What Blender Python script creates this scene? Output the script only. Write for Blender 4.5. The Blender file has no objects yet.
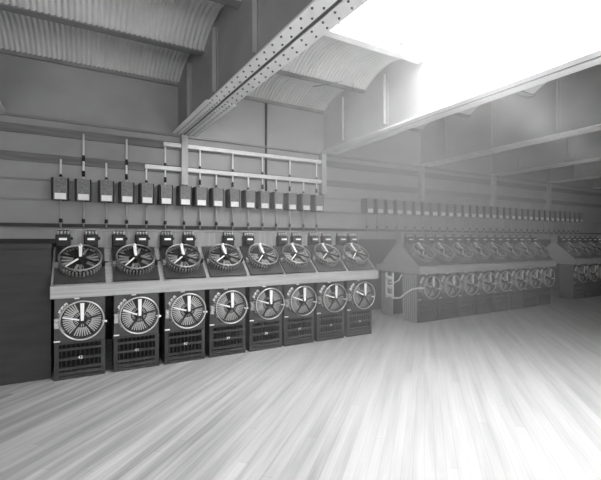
import bpy, bmesh, math, random
from mathutils import Vector, Matrix
random.seed(7)
sc = bpy.context.scene
C = sc.collection
PI = math.pi
EYE = 1.60
FPX = 386.0
YAW = math.radians(29.2)
SI, CO = math.sin(YAW), math.cos(YAW)

def kx(u):                      # X/Y ratio of an image column
    r = (u - 300.5) / FPX
    return (SI + CO * r) / (CO - SI * r)
def at(u, v, Y):                # point on plane y = Y
    r = (u - 300.5) / FPX
    d = Y / (CO - SI * r)
    return Vector((d * (SI + CO * r), Y, EYE + (239.5 - v) / FPX * d))

# ------------------------------------------------------------------ materials
def base_mat(name, val, rough=.6, metal=0., spec=.4):
    m = bpy.data.materials.new(name); m.use_nodes = True
    b = m.node_tree.nodes['Principled BSDF']
    b.inputs['Base Color'].default_value = (val, val, val, 1)
    b.inputs['Roughness'].default_value = rough
    b.inputs['Metallic'].default_value = metal
    b.inputs['Specular IOR Level'].default_value = spec
    return m
def noisy(name, lo, hi, scale=(6, 6, 6), rough=.6, metal=0., spec=.4, detail=4, bump=0., coord='Object'):
    m = base_mat(name, (lo + hi) / 2, rough, metal, spec)
    nt = m.node_tree; b = nt.nodes['Principled BSDF']
    tc = nt.nodes.new('ShaderNodeTexCoord'); mp = nt.nodes.new('ShaderNodeMapping')
    mp.inputs['Scale'].default_value = scale
    nz = nt.nodes.new('ShaderNodeTexNoise'); nz.inputs['Scale'].default_value = 1; nz.inputs['Detail'].default_value = detail
    rp = nt.nodes.new('ShaderNodeMapRange')
    rp.inputs['From Min'].default_value = .3; rp.inputs['From Max'].default_value = .7
    rp.inputs['To Min'].default_value = lo; rp.inputs['To Max'].default_value = hi
    nt.links.new(tc.outputs[coord], mp.inputs['Vector']); nt.links.new(mp.outputs[0], nz.inputs['Vector'])
    nt.links.new(nz.outputs['Fac'], rp.inputs['Value']); nt.links.new(rp.outputs[0], b.inputs['Base Color'])
    if bump:
        bp = nt.nodes.new('ShaderNodeBump'); bp.inputs['Strength'].default_value = bump; bp.inputs['Distance'].default_value = .01
        nt.links.new(nz.outputs['Fac'], bp.inputs['Height']); nt.links.new(bp.outputs[0], b.inputs['Normal'])
    return m

M = {}
M['wall'] = noisy('grey painted wall', .30, .38, (1.2, 1.2, 1.6), .75, detail=6)
M['dimwall'] = noisy('dark wall cutting bounce', .08, .15, (4, 4, 12), .8)  # unseen front and right walls, made dark to cut bounced light
M['trim'] = noisy('dark stained batten', .13, .2, (1.5, 20, 20), .6)
M['plate'] = noisy('wall plate', .22, .30, (2, 20, 20), .6)
M['post'] = noisy('pale painted post', .40, .52, (14, 14, 2), .6)
M['corr'] = noisy('corrugated iron', .66, .76, (3, 3, 3), .5, 0, .5)
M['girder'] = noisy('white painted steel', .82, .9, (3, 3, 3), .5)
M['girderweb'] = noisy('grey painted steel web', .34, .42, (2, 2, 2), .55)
M['rivet'] = base_mat('darkened rivet heads', .10, .5)  # heads coloured dark to stand in for their shading
M['purlin'] = noisy('purlin steel', .22, .3, (4, 4, 4), .55)
M['wood'] = noisy('pale oak', .28, .40, (1.5, 30, 40), .5, detail=5)
M['woodv'] = noisy('pale oak boards', .2, .29, (30, 30, 1.5), .5, detail=5)
M['slate'] = noisy('black slate', .03, .055, (12, 12, 12), .34, 0, .6)
M['iron'] = noisy('dark cast iron', .012, .03, (20, 20, 20), .5, 0, .3)
M['grille'] = noisy('dark iron frame', .03, .055, (20, 20, 6), .5, 0, .3)
M['hole'] = base_mat('black interior', .008, .9)
M['black'] = noisy('black painted boards', .022, .036, (2, 2, 10), .6)
M['rim'] = base_mat('polished rim', .62, .28, 1.)
M['rim2'] = base_mat('worn rim', .42, .4, 1.)
M['brass'] = base_mat('bright lever', .88, .45, .0, .6)
M['contact'] = base_mat('contact metal', .42, .42, .6)
M['tooth'] = base_mat('tooth metal', .3, .45, .5)
M['boxcase'] = noisy('black japanned case', .006, .014, (20, 20, 20), .5, 0, .25)
M['boxface'] = noisy('dark printed face', .10, .26, (30, 30, 60), .5)
M['boxframe'] = base_mat('grey case edge', .22, .5)
M['label'] = base_mat('white enamel label', .88, .5)
M['rod'] = base_mat('white rod', .88, .5)
M['conduit'] = base_mat('grey conduit', .38, .5)
M['dark'] = base_mat('dark insulator', .02, .45)
M['bus'] = noisy('pale bus bar', .66, .8, (4, 20, 20), .5)

def emis(name, s, clear=False):
    m = bpy.data.materials.new(name); m.use_nodes = True
    nt = m.node_tree; nt.nodes.remove(nt.nodes['Principled BSDF'])
    e = nt.nodes.new('ShaderNodeEmission'); e.inputs['Color'].default_value = (1, 1, 1, 1); e.inputs['Strength'].default_value = s
    if clear:                       # thin obscured glass: glows with the sky and lets the sun through
        t = nt.nodes.new('ShaderNodeBsdfTransparent'); ad = nt.nodes.new('ShaderNodeAddShader')
        nt.links.new(e.outputs[0], ad.inputs[0]); nt.links.new(t.outputs[0], ad.inputs[1])
        nt.links.new(ad.outputs[0], nt.nodes['Material Output'].inputs['Surface'])
    else:
        nt.links.new(e.outputs[0], nt.nodes['Material Output'].inputs['Surface'])
    return m
M['sky'] = emis('daylight through obscured glass', 2.5, True)
M['fillwin'] = emis('fill glow of added front panes', 4.0)  # glowing panes of the added front openings, serving as fill light

def floor_mat():
    m = base_mat('diagonal floor boards', .5, .5, 0, .3)
    nt = m.node_tree; L = nt.links.new; b = nt.nodes['Principled BSDF']
    N = lambda t: nt.nodes.new('ShaderNode' + t)
    tc = N('TexCoord'); mp = N('Mapping'); mp.inputs['Rotation'].default_value = (0, 0, math.radians(-43))
    L(tc.outputs['Object'], mp.inputs['Vector'])
    sp = N('SeparateXYZ'); L(mp.outputs[0], sp.inputs[0])
    def ma(op, a, v=None, b2=None):
        n = N('Math'); n.operation = op
        L(a, n.inputs[0])
        if v is not None: n.inputs[1].default_value = v
        if b2 is not None: L(b2, n.inputs[1])
        return n.outputs[0]
    yb = ma('DIVIDE', sp.outputs['Y'], .075)
    row = ma('FLOOR', yb); fr = ma('FRACT', yb)
    wn = N('TexWhiteNoise'); wn.noise_dimensions = '1D'; L(row, wn.inputs['W'])
    off = ma('MULTIPLY', wn.outputs['Value'], 9.)
    xl = ma('DIVIDE', ma('ADD', sp.outputs['X'], b2=off), 3.2)
    seg = ma('FLOOR', xl); sfr = ma('FRACT', xl)
    cmb = N('CombineXYZ'); L(row, cmb.inputs[0]); L(seg, cmb.inputs[1])
    w2 = N('TexWhiteNoise'); w2.noise_dimensions = '2D'; L(cmb.outputs[0], w2.inputs['Vector'])
    # streaky wear along the boards
    mp2 = N('Mapping'); mp2.inputs['Scale'].default_value = (.55, 9, 1); L(mp.outputs[0], mp2.inputs['Vector'])
    nz = N('TexNoise'); nz.inputs['Scale'].default_value = 1.0; nz.inputs['Detail'].default_value = 5; L(mp2.outputs[0], nz.inputs['Vector'])
    mp3 = N('Mapping'); mp3.inputs['Scale'].default_value = (2, 60, 1); L(mp.outputs[0], mp3.inputs['Vector'])
    nz3 = N('TexNoise'); nz3.inputs['Scale'].default_value = 1.0; nz3.inputs['Detail'].default_value = 3; L(mp3.outputs[0], nz3.inputs['Vector'])
    r1 = N('MapRange'); r1.inputs['From Min'].default_value = .3; r1.inputs['From Max'].default_value = .6
    r1.inputs['To Min'].default_value = .36; r1.inputs['To Max'].default_value = .56; L(nz.outputs['Fac'], r1.inputs['Value'])
    v1 = ma('MULTIPLY', w2.outputs['Value'], .12)
    v2 = ma('MULTIPLY', nz3.outputs['Fac'], .14)
    s = ma('ADD', ma('ADD', r1.outputs[0], b2=v1), b2=v2)
    # worn streaks at left; contrast fades rightward, haze and gloss put into colour
    so = N('SeparateXYZ'); L(tc.outputs['Object'], so.inputs[0])
    rw = N('MapRange'); rw.interpolation_type = 'SMOOTHSTEP'
    rw.inputs['From Min'].default_value = -.4; rw.inputs['From Max'].default_value = 2.6
    rw.inputs['To Min'].default_value = 1.15; rw.inputs['To Max'].default_value = .45
    L(so.outputs['X'], rw.inputs['Value'])
    s = ma('ADD', ma('MULTIPLY', ma('SUBTRACT', s, .56), b2=rw.outputs[0]), .40)
    g1 = ma('LESS_THAN', fr, .05)
    dk = ma('SUBTRACT', ma('MULTIPLY', g1, -.16), -1.)
    g2 = ma('LESS_THAN', sfr, .002)
    dk2 = ma('SUBTRACT', ma('MULTIPLY', g2, -.15), -1.)
    s = ma('MULTIPLY', ma('MULTIPLY', s, b2=dk), b2=dk2)
    L(s, b.inputs['Base Color'])
    return m
M['floor'] = floor_mat()

# ------------------------------------------------------------------ mesh helper
class MB:
    def __init__(s): s.bm = bmesh.new(); s.mi = 0
    def _tag(s, faces):
        for f in faces: f.material_index = s.mi
    def box(s, x0, x1, y0, y1, z0, z1, bev=0, mat=None):
        r = bmesh.ops.create_cube(s.bm, size=1)
        vs = r['verts']
        for v in vs:
            v.co = Vector((x0 + (v.co.x + .5) * (x1 - x0), y0 + (v.co.y + .5) * (y1 - y0), z0 + (v.co.z + .5) * (z1 - z0)))
        fs = list({f for v in vs for f in v.link_faces}); s._tag(fs)
        if bev:
            es = list({e for v in vs for e in v.link_edges})
            rb = bmesh.ops.bevel(s.bm, geom=es, offset=bev, segments=2, affect='EDGES', profile=.6)
            vs = list({v for f in rb['faces'] for v in f.verts} | {v for v in vs if v.is_valid}); s._tag(rb['faces'])
        if mat is not None: bmesh.ops.transform(s.bm, matrix=mat, verts=[v for v in vs if v.is_valid])
        return s
    def cyl(s, p, q, r, n=12, r2=None):
        p, q = Vector(p), Vector(q); d = q - p
        rot = d.to_track_quat('Z', 'Y').to_matrix().to_4x4()
        res = bmesh.ops.create_cone(s.bm, cap_ends=True, segments=n, radius1=r, radius2=r if r2 is None else r2, depth=d.length,
                                    matrix=Matrix.Translation((p + q) / 2) @ rot)
        fs = {f for v in res['verts'] for f in v.link_faces}; s._tag(fs)
        for f in fs:
            if len(f.verts) == 4: f.smooth = True
        return s
    def torus(s, c, R, r, axis='y', n=40, k=8):
        c = Vector(c); rings = []
        for i in range(n):
            a = 2 * PI * i / n; ring = []
            for j in range(k):
                b = 2 * PI * j / k; rr = R + r * math.cos(b); h = r * math.sin(b)
                ring.append(s.bm.verts.new(c + (Vector((rr * math.cos(a), h, rr * math.sin(a))) if axis == 'y' else Vector((rr * math.cos(a), rr * math.sin(a), h)))))
            rings.append(ring)
        for i in range(n):
            for j in range(k):
                A, B = rings[i], rings[(i + 1) % n]
                f = s.bm.faces.new((A[j], B[j], B[(j + 1) % k], A[(j + 1) % k])); f.smooth = True; f.material_index = s.mi
        return s
    def tube(s, pts, r, n=8):
        pts = [Vector(p) for p in pts]; rings = []
        for i, p in enumerate(pts):
            d = (pts[min(i + 1, len(pts) - 1)] - pts[max(i - 1, 0)]).normalized()
            q = d.to_track_quat('Z', 'Y')
            rings.append([s.bm.verts.new(p + q @ Vector((r * math.cos(2 * PI * j / n), r * math.sin(2 * PI * j / n), 0))) for j in range(n)])
        for A, B in zip(rings, rings[1:]):
            for j in range(n):
                f = s.bm.faces.new((A[j], A[(j + 1) % n], B[(j + 1) % n], B[j])); f.smooth = True; f.material_index = s.mi
        for R_, rev in ((rings[0], True), (rings[-1], False)):
            f = s.bm.faces.new(R_[::-1] if rev else R_); f.material_index = s.mi
        return s
    def prism(s, prof, x0, x1):            # profile in (y, z), extruded along x
        a = [s.bm.verts.new((x0, y, z)) for y, z in prof]; b = [s.bm.verts.new((x1, y, z)) for y, z in prof]
        n = len(prof)
        fs = [s.bm.faces.new(a[::-1]), s.bm.faces.new(b)]
        for i in range(n): fs.append(s.bm.faces.new((a[i], a[(i + 1) % n], b[(i + 1) % n], b[i])))
        s._tag(fs); return s
    def build(s, name, mats, parent=None, loc=None, rot=None):
        bmesh.ops.recalc_face_normals(s.bm, faces=s.bm.faces)
        me = bpy.data.meshes.new(name); s.bm.to_mesh(me); s.bm.free()
        for m in (mats if isinstance(mats, (list, tuple)) else [mats]): me.materials.append(m)
        o = bpy.data.objects.new(name, me); C.objects.link(o)
        if parent: o.parent = parent
        if loc is not None: o.location = loc
        if rot is not None: o.rotation_euler = rot
        return o

def tag(o, label, cat, group=None, kind=None):
    o['label'] = label; o['category'] = cat
    if group: o['group'] = group
    if kind: o['kind'] = kind
    return o
def thing(name, label, cat, loc, group=None, rot=None):
    o = bpy.data.objects.new(name, None); C.objects.link(o); o.location = loc; o.empty_display_size = .1
    if rot: o.rotation_euler = rot
    return tag(o, label, cat, group)
def struct(o, label=None):
    o['kind'] = 'structure'
    if label: o['label'] = label
    return o
def copy_tree(o, parent=None):
    c = o.copy(); C.objects.link(c)
    if parent: c.parent = parent
    for ch in list(o.children): copy_tree(ch, c)
    return c
def child(o, name):
    for c in o.children_recursive:
        if c.name.split('.')[0] == name: yield c
ORD = ['first', 'second', 'third', 'fourth', 'fifth', 'sixth', 'seventh', 'eighth', 'ninth', 'tenth', 'eleventh', 'twelfth', 'thirteenth',
       'fourteenth', 'fifteenth', 'sixteenth', 'seventeenth', 'eighteenth', 'nineteenth', 'twentieth', 'twenty-first', 'twenty-second',
       'twenty-third', 'twenty-fourth', 'twenty-fifth', 'twenty-sixth', 'twenty-seventh', 'twenty-eighth', 'twenty-ninth', 'thirtieth',
       'thirty-first', 'thirty-second']

# ------------------------------------------------------------------ room shell
XL, XR, YF, YB = -4.2, 18.2, -4.0, 6.95
ZB, ZP = 3.45, 4.33         # underside of girders, purlin level
struct(MB().box(XL, XR, YF, YB, -.1, 0).build('floor', M['floor']), 'floor of narrow diagonal boards')
struct(MB().box(XL - .15, XR + .15, YB, YB + .2, -.1, 4.8).build('wall_back', M['wall']), 'grey panelled back wall')
struct(MB().box(XL - .15, XL, YF, YB, -.1, 4.8).build('wall_left', M['wall']))
struct(MB().box(XR, XR + .15, YF, YB, -.1, 4.8).build('wall_right', M['dimwall']))
FILL_WIN = [(-3.6, -1.4), (-.9, 1.3), (1.8, 4.0)]  # unseen front windows, added to light the bank fronts and girder underside
mb = MB(); xs = XL - .15
for a, b in FILL_WIN:
    mb.box(xs, a, YF - .2, YF, -.1, 4.8); mb.box(a, b, YF - .2, YF, -.1, .9); mb.box(a, b, YF - .2, YF, 3.0, 4.8); xs = b
mb.box(xs, XR + .15, YF - .2, YF, -.1, 4.8)
struct(mb.build('wall_front', M['dimwall']))
for i, (a, b) in enumerate(FILL_WIN):
    w = MB()
    for x in (a, (a + b) / 2 - .03, b - .06): w.box(x, x + .06, YF - .14, YF - .06, .9, 3.0)
    for z in (.9, 1.9, 2.94): w.box(a, b, YF - .13, YF - .07, z, z + .06)
    wo = struct(w.build('fill_window_%d' % (i + 1), M['post']))
    MB().box(a, b, YF - .12, YF - .11, .9, 3.0).build('fill_pane', M['fillwin'], wo)

# wall mouldings (run the whole wall)
def trim(name, z0, z1, d, m, x0=XL, x1=XR): return struct(MB().box(x0, x1, YB - d, YB, z0, z1, .004).build(name, m))
trim('trim_1', 3.40, 3.44, .05, M['plate'])
trim('trim_2', 3.17, 3.30, .035, M['trim'])
trim('trim_3', 2.76, 2.89, .035, M['trim'])
trim('trim_4', 2.485, 2.515, .025, M['plate'])
trim('trim_5', 2.19, 2.225, .025, M['plate'])
trim('trim_6', 1.80, 1.85, .07, M['black'])
# black dado under the lowest rail, behind the switchgear
struct(MB().box(XL, XR, YB - .02, YB, 0, 1.62).build('trim_7', M['black']), 'black painted dado')
for i, x in enumerate((1.515, 4.385, 7.27, 10.1, 12.9)):
    struct(MB().box(x - .055, x + .055, YB - .13, YB, 2.56, 3.42, .004).build('trim_%d' % (8 + i), M['post']), 'pale wall post under a girder end')

# ------------------------------------------------------------------ girders, purlins, vaults
GX = [1.67 + 2.87 * i for i in range(-1, 6)]
def girder(x, rivets):
    y0, y1 = YF, YB
    w = MB()
    w.box(-.09, -.075, y0, y1, ZB + .02, 4.75); w.box(.075, .09, y0, y1, ZB + .02, 4.75)
    for y in (6.2, 5.0, 3.75, 2.5, 1.25, 0, -1.25, -2.5):
        for s in (-1, 1): w.box(min(s * .09, s * .15), max(s * .09, s * .15), y - .012, y + .012, ZB + .1, 4.4)
        for s in (-1, 1): w.box(min(s * .09, s * .10), max(s * .09, s * .10), y - .06, y + .06, ZB + .1, 4.4)
    for s in (-1, 1): w.box(min(s * .09, s * .16), max(s * .09, s * .16), y0, y1, ZB + .02, ZB + .035)
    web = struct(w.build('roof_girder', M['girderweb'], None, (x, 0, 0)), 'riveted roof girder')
    f = MB()
    for s in (-1, 1):
        a, b = (-.165, -.022) if s < 0 else (.022, .185)
        f.box(a, b, y0, y1, ZB, ZB + .02)
        f.box(a - .05 if s < 0 else a, b if s < 0 else b + .03, 5.05, y1, ZB - .006, ZB)       # wider splice plate at the wall
    f.mi = 1
    f.box(-.022, .022, y0, y1, ZB + .012, ZB + .02)  # dark strip standing in for shade in the slit between plates
    step = .105
    for s in (-1, 1) if rivets else ():
        for off in (.055, .135):
            y = YB - .08 - (.05 if off > .1 else 0)
            while y > .3:
                bmesh_cone(f, (s * off, y, ZB if y < 5.05 else ZB - .006))
                y -= .10 if y > 5.05 else .17
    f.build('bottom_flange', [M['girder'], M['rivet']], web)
    return web
def bmesh_cone(f, p):
    r = bmesh.ops.create_cone(f.bm, cap_ends=True, segments=8, radius1=.0125, radius2=.008, depth=.014, matrix=Matrix.Translation((p[0], p[1], p[2] - .005)) @ Matrix.Rotation(PI, 4, 'X'))
    f._tag({q for v in r['verts'] for q in v.link_faces})
g0 = girder(GX[0], False)
for x in GX[2:]:
    c = copy_tree(g0); c.location.x = x
g1 = girder(GX[1], True)          # the near girder sits very slightly askew
SK = math.radians(2.6)
g1.rotation_euler.z = SK; g1.location = (1.52 + YB * math.sin(SK), YB - YB * math.cos(SK), 0)
PY = [5.56, 4.20, 2.84, 1.48, .12, -1.24, -2.60]
BAYS = [(-4.2, GX[0] - .1)] + [(a + .1, b - .1) for a, b in zip(GX, GX[1:])] + [(GX[-1] + .1, XR)]
for (a, b) in BAYS:
    p = None
    struct(MB().box(a, b, YB - .05, YB, ZP - .045, ZP + .015).build('roof_purlin', M['purlin']), 'angle iron where the vault meets the wall')
    for y in PY:
        m = MB()
        m.box(a, b, y - .065, y + .065, ZP - .05, ZP - .035); m.box(a, b, y - .012, y + .012, ZP - .035, ZP + .1)
        struct(m.build('roof_purlin', M['girder' if 1.7 < a < 2 and y < 4.3 else 'purlin']), 'roof purlin between girders')  # purlins at the glazing are whitened to imitate glare over them
RISE = .24
def vault_mesh(L, W):
    pitch, amp = .064, .014
    nx = int(L / pitch) * 8; ny = 14
    R = ((W / 2) ** 2 + RISE ** 2) / (2 * RISE); th = math.asin(W / 2 / R)
    bm = bmesh.new(); g = []
    for i in range(nx + 1):
        x = L * i / nx; d = amp * math.sin(2 * PI * x / pitch); row = []
        for j in range(ny + 1):
            t = -th + 2 * th * j / ny
            row.append(bm.verts.new((x, (R + d) * math.sin(t), (R + d) * math.cos(t) - R + RISE)))
        g.append(row)
    for i in range(nx):
        for j in range(ny):
            f = bm.faces.new((g[i][j], g[i][j + 1], g[i + 1][j + 1], g[i + 1][j])); f.smooth = True
    me = bpy.data.meshes.new('ceiling'); bm.to_mesh(me); bm.free(); me.materials.append(M['corr']); return me
SKY = {2: 4.2}      # bay index -> glazed south of this y
edges = [YB] + PY + [YF]
cache = {}
for bi, (a, b) in enumerate(BAYS):
    for y1, y0 in zip(edges, edges[1:]):
        if bi == 2 and y1 <= 4.25 and y1 > -1: continue
        if bi == 2: a = GX[1] - .1
        key = (round(b - a, 3), round(y1 - y0, 3))
        if key not in cache: cache[key] = vault_mesh(b - a, y1 - y0)
        o = bpy.data.objects.new('ceiling', cache[key]); C.objects.link(o); o.location = (a, (y0 + y1) / 2, ZP - .02)
        struct(o, 'corrugated iron vault')
# blank roof above
rf = MB(); rf.box(XL - .15, 1.7, YF - .2, YB + .2, 4.8, 4.9); rf.box(4.6, XR + .15, YF - .2, YB + .2, 4.8, 4.9)
rf.box(1.7, 4.6, YF - .2, -1.6, 4.8, 4.9); rf.box(1.7, 4.6, 4.3, YB + .2, 4.8, 4.9)
struct(rf.build('ceiling', M['corr']))
# glazed bay
a, b = BAYS[2]
m = MB()
for i in range(6):
    x = a + .1 + i * (b - a - .2) / 5; m.box(x - .02, x + .02, -1.2, 4.14, ZP + .08, ZP + .13)
sk = struct(m.build('skylight_bars', M['girder']), 'glazing bars of the roof light')
MB().box(a, b, -1.2, 4.18, ZP + .14, ZP + .15).build('glass', M['sky'], sk)

# ------------------------------------------------------------------ wall electrics
bb = MB().box(1.17, 4.33, YB - .11, YB - .035, 3.20, 3.27, .006)
tag(bb.build('bus_bar', M['bus']), 'long pale bus bar along wall near the girder, upper of the two', 'bus bar', 'pale bus bars on the wall')
bb = MB().box(.87, 4.33, YB - .11, YB - .035, 2.79, 2.86, .006)
tag(bb.build('bus_bar', M['bus']), 'long pale bus bar just above the switch boxes, lower of the two', 'bus bar', 'pale bus bars on the wall')
tag(MB().cyl((3.10, YB - .03, 2.56), (3.10, YB - .03, 4.27), .022).build('conduit_pipe', M['dark']), 'dark vertical pipe on the upper wall between girders', 'pipe')
wp = [at(313, 86, 5.6), at(330, 83.5, 5.55), at(345, 80, 5.5), at(360, 75.5, 5.45), at(378, 67, 5.4)]
hw = tag(MB().tube(wp, .006, 6).build('hanging_wire', M['dark']), 'thin black wire slung under the corrugated vault', 'wire')
q0 = at(353, 77.8, 5.47); MB().tube([q0, q0 + Vector((0, 0, -.22))], .005, 6).build('wire_tail', M['dark'], hw)

BY = YB - .14      # front of the cases
def make_box():
    t = thing('switch_box', '', 'switch box', (0, YB, 2.365))
    MB().box(-.118, .108, -.189, 0, -.165, .165, .006).build('case', M['boxcase'], t)
    f = MB(); f.box(-.085, -.073, -.200, -.19, -.165, .165); f.box(.073, .085, -.200, -.19, -.165, .165)
    f.box(-.073, .073, -.200, -.19, .155, .165); f.box(-.073, .073, -.200, -.19, -.165, -.155)
    f.build('front_frame', M['boxframe'], t)
    MB().box(-.072, .072, -.196, -.189, -.07, .154).build('face_plate', M['boxface'], t)
    MB().box(-.072, .072, -.202, -.189, -.154, -.066).build('name_plate', M['label'], t)
    cd = MB().cyl((0, -.08, -.165), (0, -.08, -.60), .013).build('lower_conduit', M['conduit'], t)
    MB().cyl((0, -.08, -.44), (0, -.08, -.50), .024).build('coupling', M['dark'], cd)
    # catch on the side
    MB().box(.108, .122, -.10, -.04, -.13, -.09).build('catch', M['conduit'], t)
    return t
def add_rod(t, tall):
    top = .88 if tall else .46
    r = MB().cyl((0, -.08, .165), (0, -.08, top), .015)
    r.box(-.012, .012, -.09, -.02, top - .03, top)
    r = r.build('fuse_rod', M['rod'], t)
    if tall:
        for z in (.26, .50): MB().cyl((0, -.08, z - .045), (0, -.08, z + .045), .022).build('insulator', M['dark'], r)
    else:
        MB().cyl((0, -.08, .19), (0, -.08, .23), .02).build('insulator', M['dark'], r)
src_s = make_box(); add_rod(src_s, False)
src_t = make_box(); add_rod(src_t, True)
us = [60.5, 83.5, 106.5, 127, 147, 166, 185, 201, 217.5, 234, 249.7, 264, 277.8, 291.5, 305.3, 318.3]
used = {0: 0, 1: 0}
for i, u in enumerate(us):
    s = (src_s, src_t)[i % 2]
    o = s if not used[i % 2] else copy_tree(s); used[i % 2] = 1
    o.location.x = kx(u) * 6.8
    o['label'] = 'black switch box with %s white rod above, %s from left over the near bank' % (('short', 'tall')[i % 2], ORD[i])
    o['group'] = 'switch boxes over the near bank'
src_f = make_box()
for i in range(32):
    o = src_f if i == 0 else copy_tree(src_f)
    o.location.x = 5.56 + i * .2935
    o['label'] = 'small switch box in the long far row, %s from the left end' % ORD[i]
    o['group'] = 'switch boxes in the far row'
# ------------------------------------------------------------------ switchgear banks
PITCH = .58
ZT = 1.085                                          # top of the ledge
SL0, SL1 = (-.05, ZT), (.43, 1.49)               # slope foot and head (y, z)
SLA = math.atan2(SL1[1] - SL0[1], SL1[0] - SL0[0])
def radial(mb, R0, R1, w, t, y, n, a0=0., a1=2 * PI, skip=()):
    for i in range(n):
        if i in skip: continue
        a = a0 + (a1 - a0) * i / n
        mb.box(R0, R1, y - t, y, -w / 2, w / 2, mat=Matrix.Rotation(-a, 4, 'Y'))
def arm(mb, a, R, w0, w1, y, t):                     # tapering bar from the hub at clock angle a (0 = up, clockwise)
    mt = Matrix.Rotation(a, 4, 'Y')
    vs = [mb.bm.verts.new(mt @ Vector(c)) for c in ((-w0, y, 0), (w0, y, 0), (w1, y, R), (-w1, y, R), (-w0, y - t, 0), (w0, y - t, 0), (w1, y - t, R), (-w1, y - t, R))]
    for f in ((0, 1, 2, 3), (7, 6, 5, 4), (0, 4, 5, 1), (1, 5, 6, 2), (2, 6, 7, 3), (3, 7, 4, 0)):
        mb.bm.faces.new([vs[i] for i in f]).material_index = mb.mi
    return mb
def make_cabinet():
    """lower cubicle: origin at the front middle on the floor, front faces -y"""
    t = thing('control_cabinet', '', 'control cabinet', (0, 0, 0))
    W = .258
    MB().box(-W, W, .03, .36, .43, .945).build('body', M['grille'], t)
    MB().box(-W, W, 0, .03, .43, .945, .004).build('front_panel', M['slate'], t)
    b = MB()                                         # grille base: frame with slats
    b.box(-W, -W + .045, 0, .03, 0, .43); b.box(W - .045, W, 0, .03, 0, .43)
    for z0, z1 in ((0, .035), (.045, .085), (.105, .135), (.215, .245), (.325, .352), (.40, .43)):
        b.box(-W + .045, W - .045, 0.002, .026, z0, z1)
    b.box(-W, -W + .02, .03, .36, 0, .43); b.box(W - .02, W, .03, .36, 0, .43)
    gb = b.build('grille_base', M['grille'], t)
    v = MB()
    for i in range(9):
        x = -.19 + i * .0475; v.box(x - .006, x + .006, .032, .05, .05, .42)
    v.build('grille_bars', M['iron'], gb)
    MB().box(-W + .02, W - .02, .08, .12, 0, .43).build('interior_shade', M['hole'], gb)  # near-black sheet standing in for the shade inside the grille
    # dial
    d = bpy.data.objects.new('dial', None); d.empty_display_size = .05
    m = MB().cyl((0, 0, 0), (0, -.03, 0), .208, 48)
    d = m.build('dial', M['iron'], t, (.02, 0, .682))
    r = MB(); radial(r, .095, .195, .012, .012, -.03, 44, skip=(9, 10, 11, 12, 13))
    radial(r, .055, .085, .008, .01, -.03, 22)
    r.build('contact_ring', M['contact'], d)
    MB().torus((0, -.105, 0), .220, .0085).build('rim', M['rim'], d)
    s = MB()
    for a in (math.radians(145), math.radians(215), math.radians(75)): arm(s, a, .219, .011, .009, -.09, .014)
    s.build('spokes', M['iron'], d)
    MB().cyl((0, -.03, 0), (0, -.135, 0), .032, 20).build('hub', M['iron'], d)
    l = MB(); arm(l, 0, .20, .015, .021, -.122, .014); l.cyl((0, -.12, .185), (0, -.155, .185), .013)
    l.build('pointer', M['brass'], d)
    l = MB(); arm(l, 0, .20, .010, .006, -.11, .010)
    l.build('index_arm', M['brass'], d, None, (0, math.radians(-72), 0))
    fa = MB(); radial(fa, .212, .243, .022, .05, 0, 9, math.radians(180 - 48), math.radians(180 + 42))
    fa.build('finger_contacts', M['tooth'], t, (.02, 0, .682))
    # little terminals round the dial
    for a in (-64, -53, -42):
        ra = math.radians(a)
        MB().box(-.018, .018, -.035, 0, -.014, .014).build('terminal', M['label'], t, (.02 + .257 * math.sin(ra) * .95, 0, .682 + .257 * math.cos(ra) * .95), (0, ra, 0))
    MB().box(-.03, .02, -.012, 0, -.011, .011).build('tally_plate', M['label'], t, (-.03, 0, .928))
    br = MB().box(-.255, -.212, -.045, 0, .60, .71); br.cyl((-.237, -.03, .66), (-.237, -.08, .66), .018)
    br.build('contact_bracket', M['contact'], t)
    kn = MB().cyl((.235, 0, .64), (.235, -.06, .64), .010); kn.cyl((.235, -.055, .64), (.27, -.075, .645), .012)
    kn.build('catch_knob', M['label'], t)
    kn = MB().box(-.262, -.20, -.02, 0, .44, .452); kn.build('hinge_strap', M['label'], t)
    return t
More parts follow.
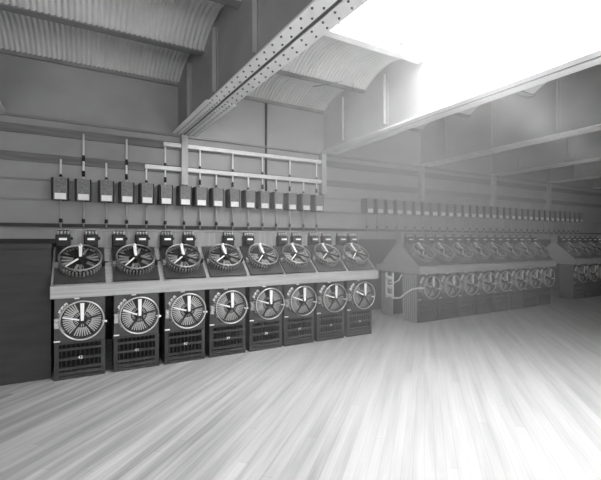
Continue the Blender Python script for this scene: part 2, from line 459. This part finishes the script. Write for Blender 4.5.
def make_dial_panel():
    """sloping slab; local: x right, z up the slope, -y out of the slab; origin at slope foot middle"""
    t = thing('dial_panel', '', 'dial panel', (0, 0, 0), rot=(0, 0, 0))
    H = math.hypot(SL1[0] - SL0[0], SL1[1] - SL0[1])
    MB().box(-.262, .262, -.03, 0, .012, H - .01, .004).build('slab', M['slate'], t)
    zc = .312
    d = MB().cyl((0, -.03, 0), (0, -.085, 0), .212, 48).build('contact_drum', M['iron'], t, (0, 0, zc))
    r = MB()
    for i in range(36):
        a = 2 * PI * i / 36
        r.box(.205, .230, -.088, -.034, -.009, .009, mat=Matrix.Rotation(-a, 4, 'Y'))
    r.build('drum_teeth', M['tooth'], d)
    r = MB(); radial(r, .08, .195, .028, .01, -.085, 20, skip=(3, 6, 7, 12, 13, 17))
    r.build('contact_ring', M['contact'], d)
    MB().torus((0, -.14, 0), .222, .010).build('rim', M['rim2'], d)
    s = MB()
    for a in (60, 120, 165, 285): arm(s, math.radians(a), .222, .013, .009, -.128, .016)
    s.build('spokes', M['iron'], d)
    MB().cyl((0, -.075, 0), (0, -.15, 0), .035, 20).build('hub', M['iron'], d)
    l = MB(); arm(l, 0, .21, .014, .020, -.14, .014); l.cyl((0, -.14, .19), (0, -.18, .19), .012)
    l.build('pointer', M['brass'], d)
    l = MB(); arm(l, 0, .21, .010, .006, -.13, .012)
    l.build('index_arm', M['brass'], d, None, (0, math.radians(-135), 0))
    kn = MB().box(.225, .262, -.09, -.03, zc - .05, zc - .015); kn.cyl((.243, -.08, zc - .03), (.30, -.085, zc - .03), .009)
    kn.build('side_lug', M['iron'], t)
    kn = MB().box(-.262, -.23, -.07, -.03, zc - .06, zc + .0); kn.build('side_lug', M['contact'], t)
    return t
def make_relay():
    t = thing('relay', '', 'relay', (0, 0, 0))
    MB().box(-.065, .065, -.10, 0, 0, .13, .008).build('case', M['boxcase'], t)
    MB().box(-.055, .055, -.125, -.10, .012, .06, .006).build('coil_cover', M['boxcase'], t)
    MB().box(-.032, .034, -.131, -.09, .072, .094).build('name_plate', M['label'], t)
    for x in (-.045, -.015, .015, .045): MB().cyl((x, -.06, .13), (x, -.06, .165), .012, 8).build('stud', M['contact'], t)
    MB().cyl((.065, -.05, .09), (.085, -.05, .09), .014, 8).build('stud', M['iron'], t)
    MB().box(-.05, .05, -.03, 0, .13, .175).build('stud_base', M['iron'], t)
    return t
cab0, dial0, rel0 = make_cabinet(), make_dial_panel(), make_relay()
first = {'c': True, 'd': True, 'r': True}
def use(src, key):
    if first[key]: first[key] = False; return src
    return copy_tree(src)
def rot_child(o, name, deg):
    for c in child(o, name): c.rotation_euler.y = math.radians(deg)
def number(o, txt):
    cu = bpy.data.curves.new('number', 'FONT'); cu.body = txt; cu.size = .05; cu.extrude = .001; cu.align_x = 'CENTER'
    tmp = bpy.data.objects.new('number_text', cu); C.objects.link(tmp)
    bpy.context.view_layer.update()
    me = bpy.data.meshes.new_from_object(tmp.evaluated_get(bpy.context.evaluated_depsgraph_get()))
    bpy.data.objects.remove(tmp)
    me.materials.clear(); me.materials.append(M['label'])
    q = bpy.data.objects.new('number', me); C.objects.link(q); q.parent = o; q.location = (0, -.004, .222); q.rotation_euler = (PI / 2, 0, 0)

def bank(x0, y0, n, where, relays=(), xs=None):
    Lb = n * PITCH
    w = MB().box(-.005 if where == 'near bank' else -.04, Lb + .02, -.12, 1.12, .945, ZT, .006)
    tag(w.build('worktop', M['wood'], None, (x0 - .02, y0, 0)), 'thick pale wooden ledge running the length of the %s' % where, 'worktop', 'ledges of the switchgear banks')
    h = thing('desk_housing', 'sloping pale wooden housing on top of the %s' % where, 'switchgear housing', (x0, y0, 0), 'housings of the switchgear banks')
    MB().prism([(SL0[0], ZT), SL1, (.57, 1.49), (1.0, ZT)], .02, Lb - .02).build('sloping_body', M['wood'], h)
    f = MB().box(0, Lb, .43, .57, 1.49, 1.72)
    f.build('fascia', M['woodv'], h)
    MB().box(-.015, Lb + .015, .415, .585, 1.715, 1.74, .004).build('cap_board', M['woodv'], h)
    MB().prism([(SL0[0] - .02, ZT + .001), (SL1[0], 1.51), (.57, 1.51), (1.02, ZT + .001)], -.02, 0).build('end_panel', M['wood'], h)
    MB().prism([(SL0[0] - .02, ZT + .001), (SL1[0], 1.51), (.57, 1.51), (1.02, ZT + .001)], Lb - .02, Lb + .005).build('end_panel', M['wood'], h)
    for i in range(n):
        cx = xs[i] if xs else x0 + PITCH * (i + .5)
        c = use(cab0, 'c'); c.location = (cx, y0, 0)
        rot_child(c, 'index_arm', random.choice((-72, -70, -75, -66)))
        c['label'] = 'black control cabinet with spoked dial over slatted base, %s from left in %s' % (ORD[i], where)
        c['group'] = 'control cabinets of the %s' % where
        d = use(dial0, 'd'); d.location = (cx, y0 + SL0[0] - .004 * math.sin(SLA), SL0[1] + .004 * math.cos(SLA)); d.rotation_euler = (-(PI / 2 - SLA), 0, 0)
        rot_child(d, 'index_arm', random.choice((-135, -130, -140)))
        d['label'] = 'sloping dial panel with toothed hand wheel, %s from left on %s' % (ORD[i], where)
        d['group'] = 'dial panels on the %s' % where
    for i, rx in enumerate(relays):
        r = use(rel0, 'r'); r.location = (rx, y0 + .43, 1.512); r.scale = (1.22, 1.1, 1.2)
        r['label'] = 'small black relay with white plate, %s from left along %s' % (ORD[i], where)
        r['group'] = 'relays along the %s' % where
X1, Y1 = -.31, 5.17
ru = [63, 91, 119, 142, 167, 189, 229, 249, 283, 297, 314, 327, 342, 353]
bank(X1, Y1, 8, 'near bank', [kx(u) * (Y1 + .34) for u in ru], [kx(u) * (Y1 - .09) - .02 for u in (82.3, 139.5, 188.5, 231.5, 270, 303.5, 335, 364)])
X2, Y2 = 5.57, 5.38
bank(X2, Y2, 8, 'second bank', [X2 + PITCH * i + .29 + s for i in range(8) for s in (-.14, .14)])
X3, Y3 = 11.45, 5.48
bank(X3, Y3, 4, 'far bank', [X3 + PITCH * i + .29 + s for i in range(4) for s in (-.14, .14)])
cabs = sorted([o for o in C.objects if o.name.split('.')[0] == 'control_cabinet'], key=lambda o: o.location.x)
for o, t in zip(cabs, ('42', '41', '40', '39', '38', '37', '36', '35')): number(o, t)

# rear row of resistance cabinets: seen past the left end of the second bank
def rear_cab(x, label):
    t = thing('resistance_cabinet', label, 'resistance cabinet', (x, Y2 + .70, 0), 'rear cabinets of the second bank')
    MB().box(.02, .52, .02, .34, .05, .92).build('core', M['iron'], t)
    s = MB()
    for i in range(7):
        y = .02 + i * .053; s.box(0, .02, y - .011, y + .011, 0, .92)
    s.box(0, .022, 0, .36, 0, .06); s.box(0, .022, 0, .36, .86, .92)
    s.build('end_slats', M['wood'], t)
    s = MB()
    for i in range(9):
        x_ = .03 + i * .058; s.box(x_ - .01, x_ + .01, .34, .36, .0, .92)
    s.build('rear_slats', M['wood'], t)
rear_cab(X2 + .03, 'pale slatted resistance cabinet at back of the second bank, left end')
# slatted guard on the front cabinet's exposed end
t = thing('end_guard', 'pale slatted guard closing left end of second bank under ledge', 'guard', (X2 - .02, Y2, 0))
s = MB()
for i in range(7):
    y = .02 + i * .055; s.box(0, .018, y - .012, y + .012, 0.06, .87)
s.build('slats', M['wood'], t)
MB().box(0, .02, 0, .37, 0, .06).build('rail', M['wood'], t); MB().box(0, .02, 0, .37, .87, .925).build('rail', M['wood'], t)
t = thing('terminal_frame', 'pale open terminal frame with bent pipes at left end of second bank', 'terminal frame', (X2 - .20, Y2 + .45, 0))
s = MB(); s.box(-.015, .015, -.015, .015, .43, .945); s.box(-.015, .015, .17, .20, .43, .945)
for z in (.45, .62, .80): s.box(-.012, .012, 0, .19, z, z + .03)
s.build('frame', M['bus'], t)
for z in (.5, .68, .85):
    for y in (.05, .12): MB().cyl((0, y, z), (-.05, y, z), .018, 10).build('insulator', M['label'], t)
MB().tube([(0, .1, .47), (.02, 0, .44), (.06, -.14, .46), (.08, -.3, .58), (.1, -.42, .66), (.16, -.51, .68), (.3, -.53, .68)], .018).build('pipe', M['bus'], t)
MB().tube([(0, .1, .75), (.02, 0, .74), (.04, -.12, .80), (.05, -.2, .925)], .016).build('pipe', M['bus'], t)

# black boarded enclosure left of the near bank
t = thing('black_cabinet', 'plain low black boarded cabinet at far left beside the near bank', 'cabinet', (-2.4, 5.30, 0))
MB().box(0, 2.06, .0, 1.5, 0, 1.5).build('body', M['black'], t)
MB().box(-.01, 2.07, -.02, 1.5, 1.5, 1.56, .004).build('top', M['black'], t)
MB().box(0, 2.06, -.015, 0, 1.19, 1.22).build('rail', M['black'], t)

# ------------------------------------------------------------------ haze
HAZE = 0.20  # air haze, thickened and shaped to imitate lens glare too
m = bpy.data.materials.new('haze and glare veil'); m.use_nodes = True; nt = m.node_tree
nt.nodes.remove(nt.nodes['Principled BSDF'])
v = nt.nodes.new('ShaderNodeVolumeScatter'); v.inputs['Color'].default_value = (1, 1, 1, 1); v.inputs['Anisotropy'].default_value = .1
tc = nt.nodes.new('ShaderNodeTexCoord'); mp = nt.nodes.new('ShaderNodeMapping'); mp.inputs['Scale'].default_value = (1 / 3.6, 1 / 2.7, 1 / 3.2)
gr = nt.nodes.new('ShaderNodeTexGradient'); gr.gradient_type = 'SPHERICAL'
mu = nt.nodes.new('ShaderNodeMath'); mu.operation = 'MULTIPLY'; mu.inputs[1].default_value = HAZE
nt.links.new(tc.outputs['Object'], mp.inputs['Vector']); nt.links.new(mp.outputs[0], gr.inputs['Vector'])
nt.links.new(gr.outputs['Fac'], mu.inputs[0]); nt.links.new(mu.outputs[0], v.inputs['Density'])
nt.links.new(v.outputs[0], nt.nodes['Material Output'].inputs['Volume'])
o = MB().box(-3.6, 3.6, -2.7, 2.5, -1.8, 2.4).build('haze', m, None, (4.2, 4.3, 1.85))
tag(o, 'bright haze, also standing in for lens glare, between near bank and second bank', 'haze', None, 'stuff')

# ------------------------------------------------------------------ sun through the roof light
ld = bpy.data.lights.new('sun', 'SUN'); ld.energy = 27.0; ld.angle = math.radians(1.5)
lo = bpy.data.objects.new('sun', ld); C.objects.link(lo); lo.location = (2, 6, 8)
lo.rotation_euler = Vector((.35, -.92, -1)).to_track_quat('-Z', 'Y').to_euler()
# ------------------------------------------------------------------ world, camera
w = bpy.data.worlds.new('world'); sc.world = w; w.use_nodes = True
w.node_tree.nodes['Background'].inputs['Color'].default_value = (1, 1, 1, 1)
w.node_tree.nodes['Background'].inputs['Strength'].default_value = .3
cd = bpy.data.cameras.new('camera'); cam = bpy.data.objects.new('camera', cd); C.objects.link(cam)
cam.location = (0, 0, EYE); cam.rotation_euler = (PI / 2, 0, -YAW)
cd.sensor_fit = 'HORIZONTAL'; cd.sensor_width = 36; cd.lens = 36 * FPX / 601; cd.clip_start = .02
sc.camera = cam
vs = sc.view_settings
vs.view_transform = 'Standard'; vs.look = 'None'; vs.exposure = 1.25; vs.gamma = 1; vs.use_curve_mapping = False
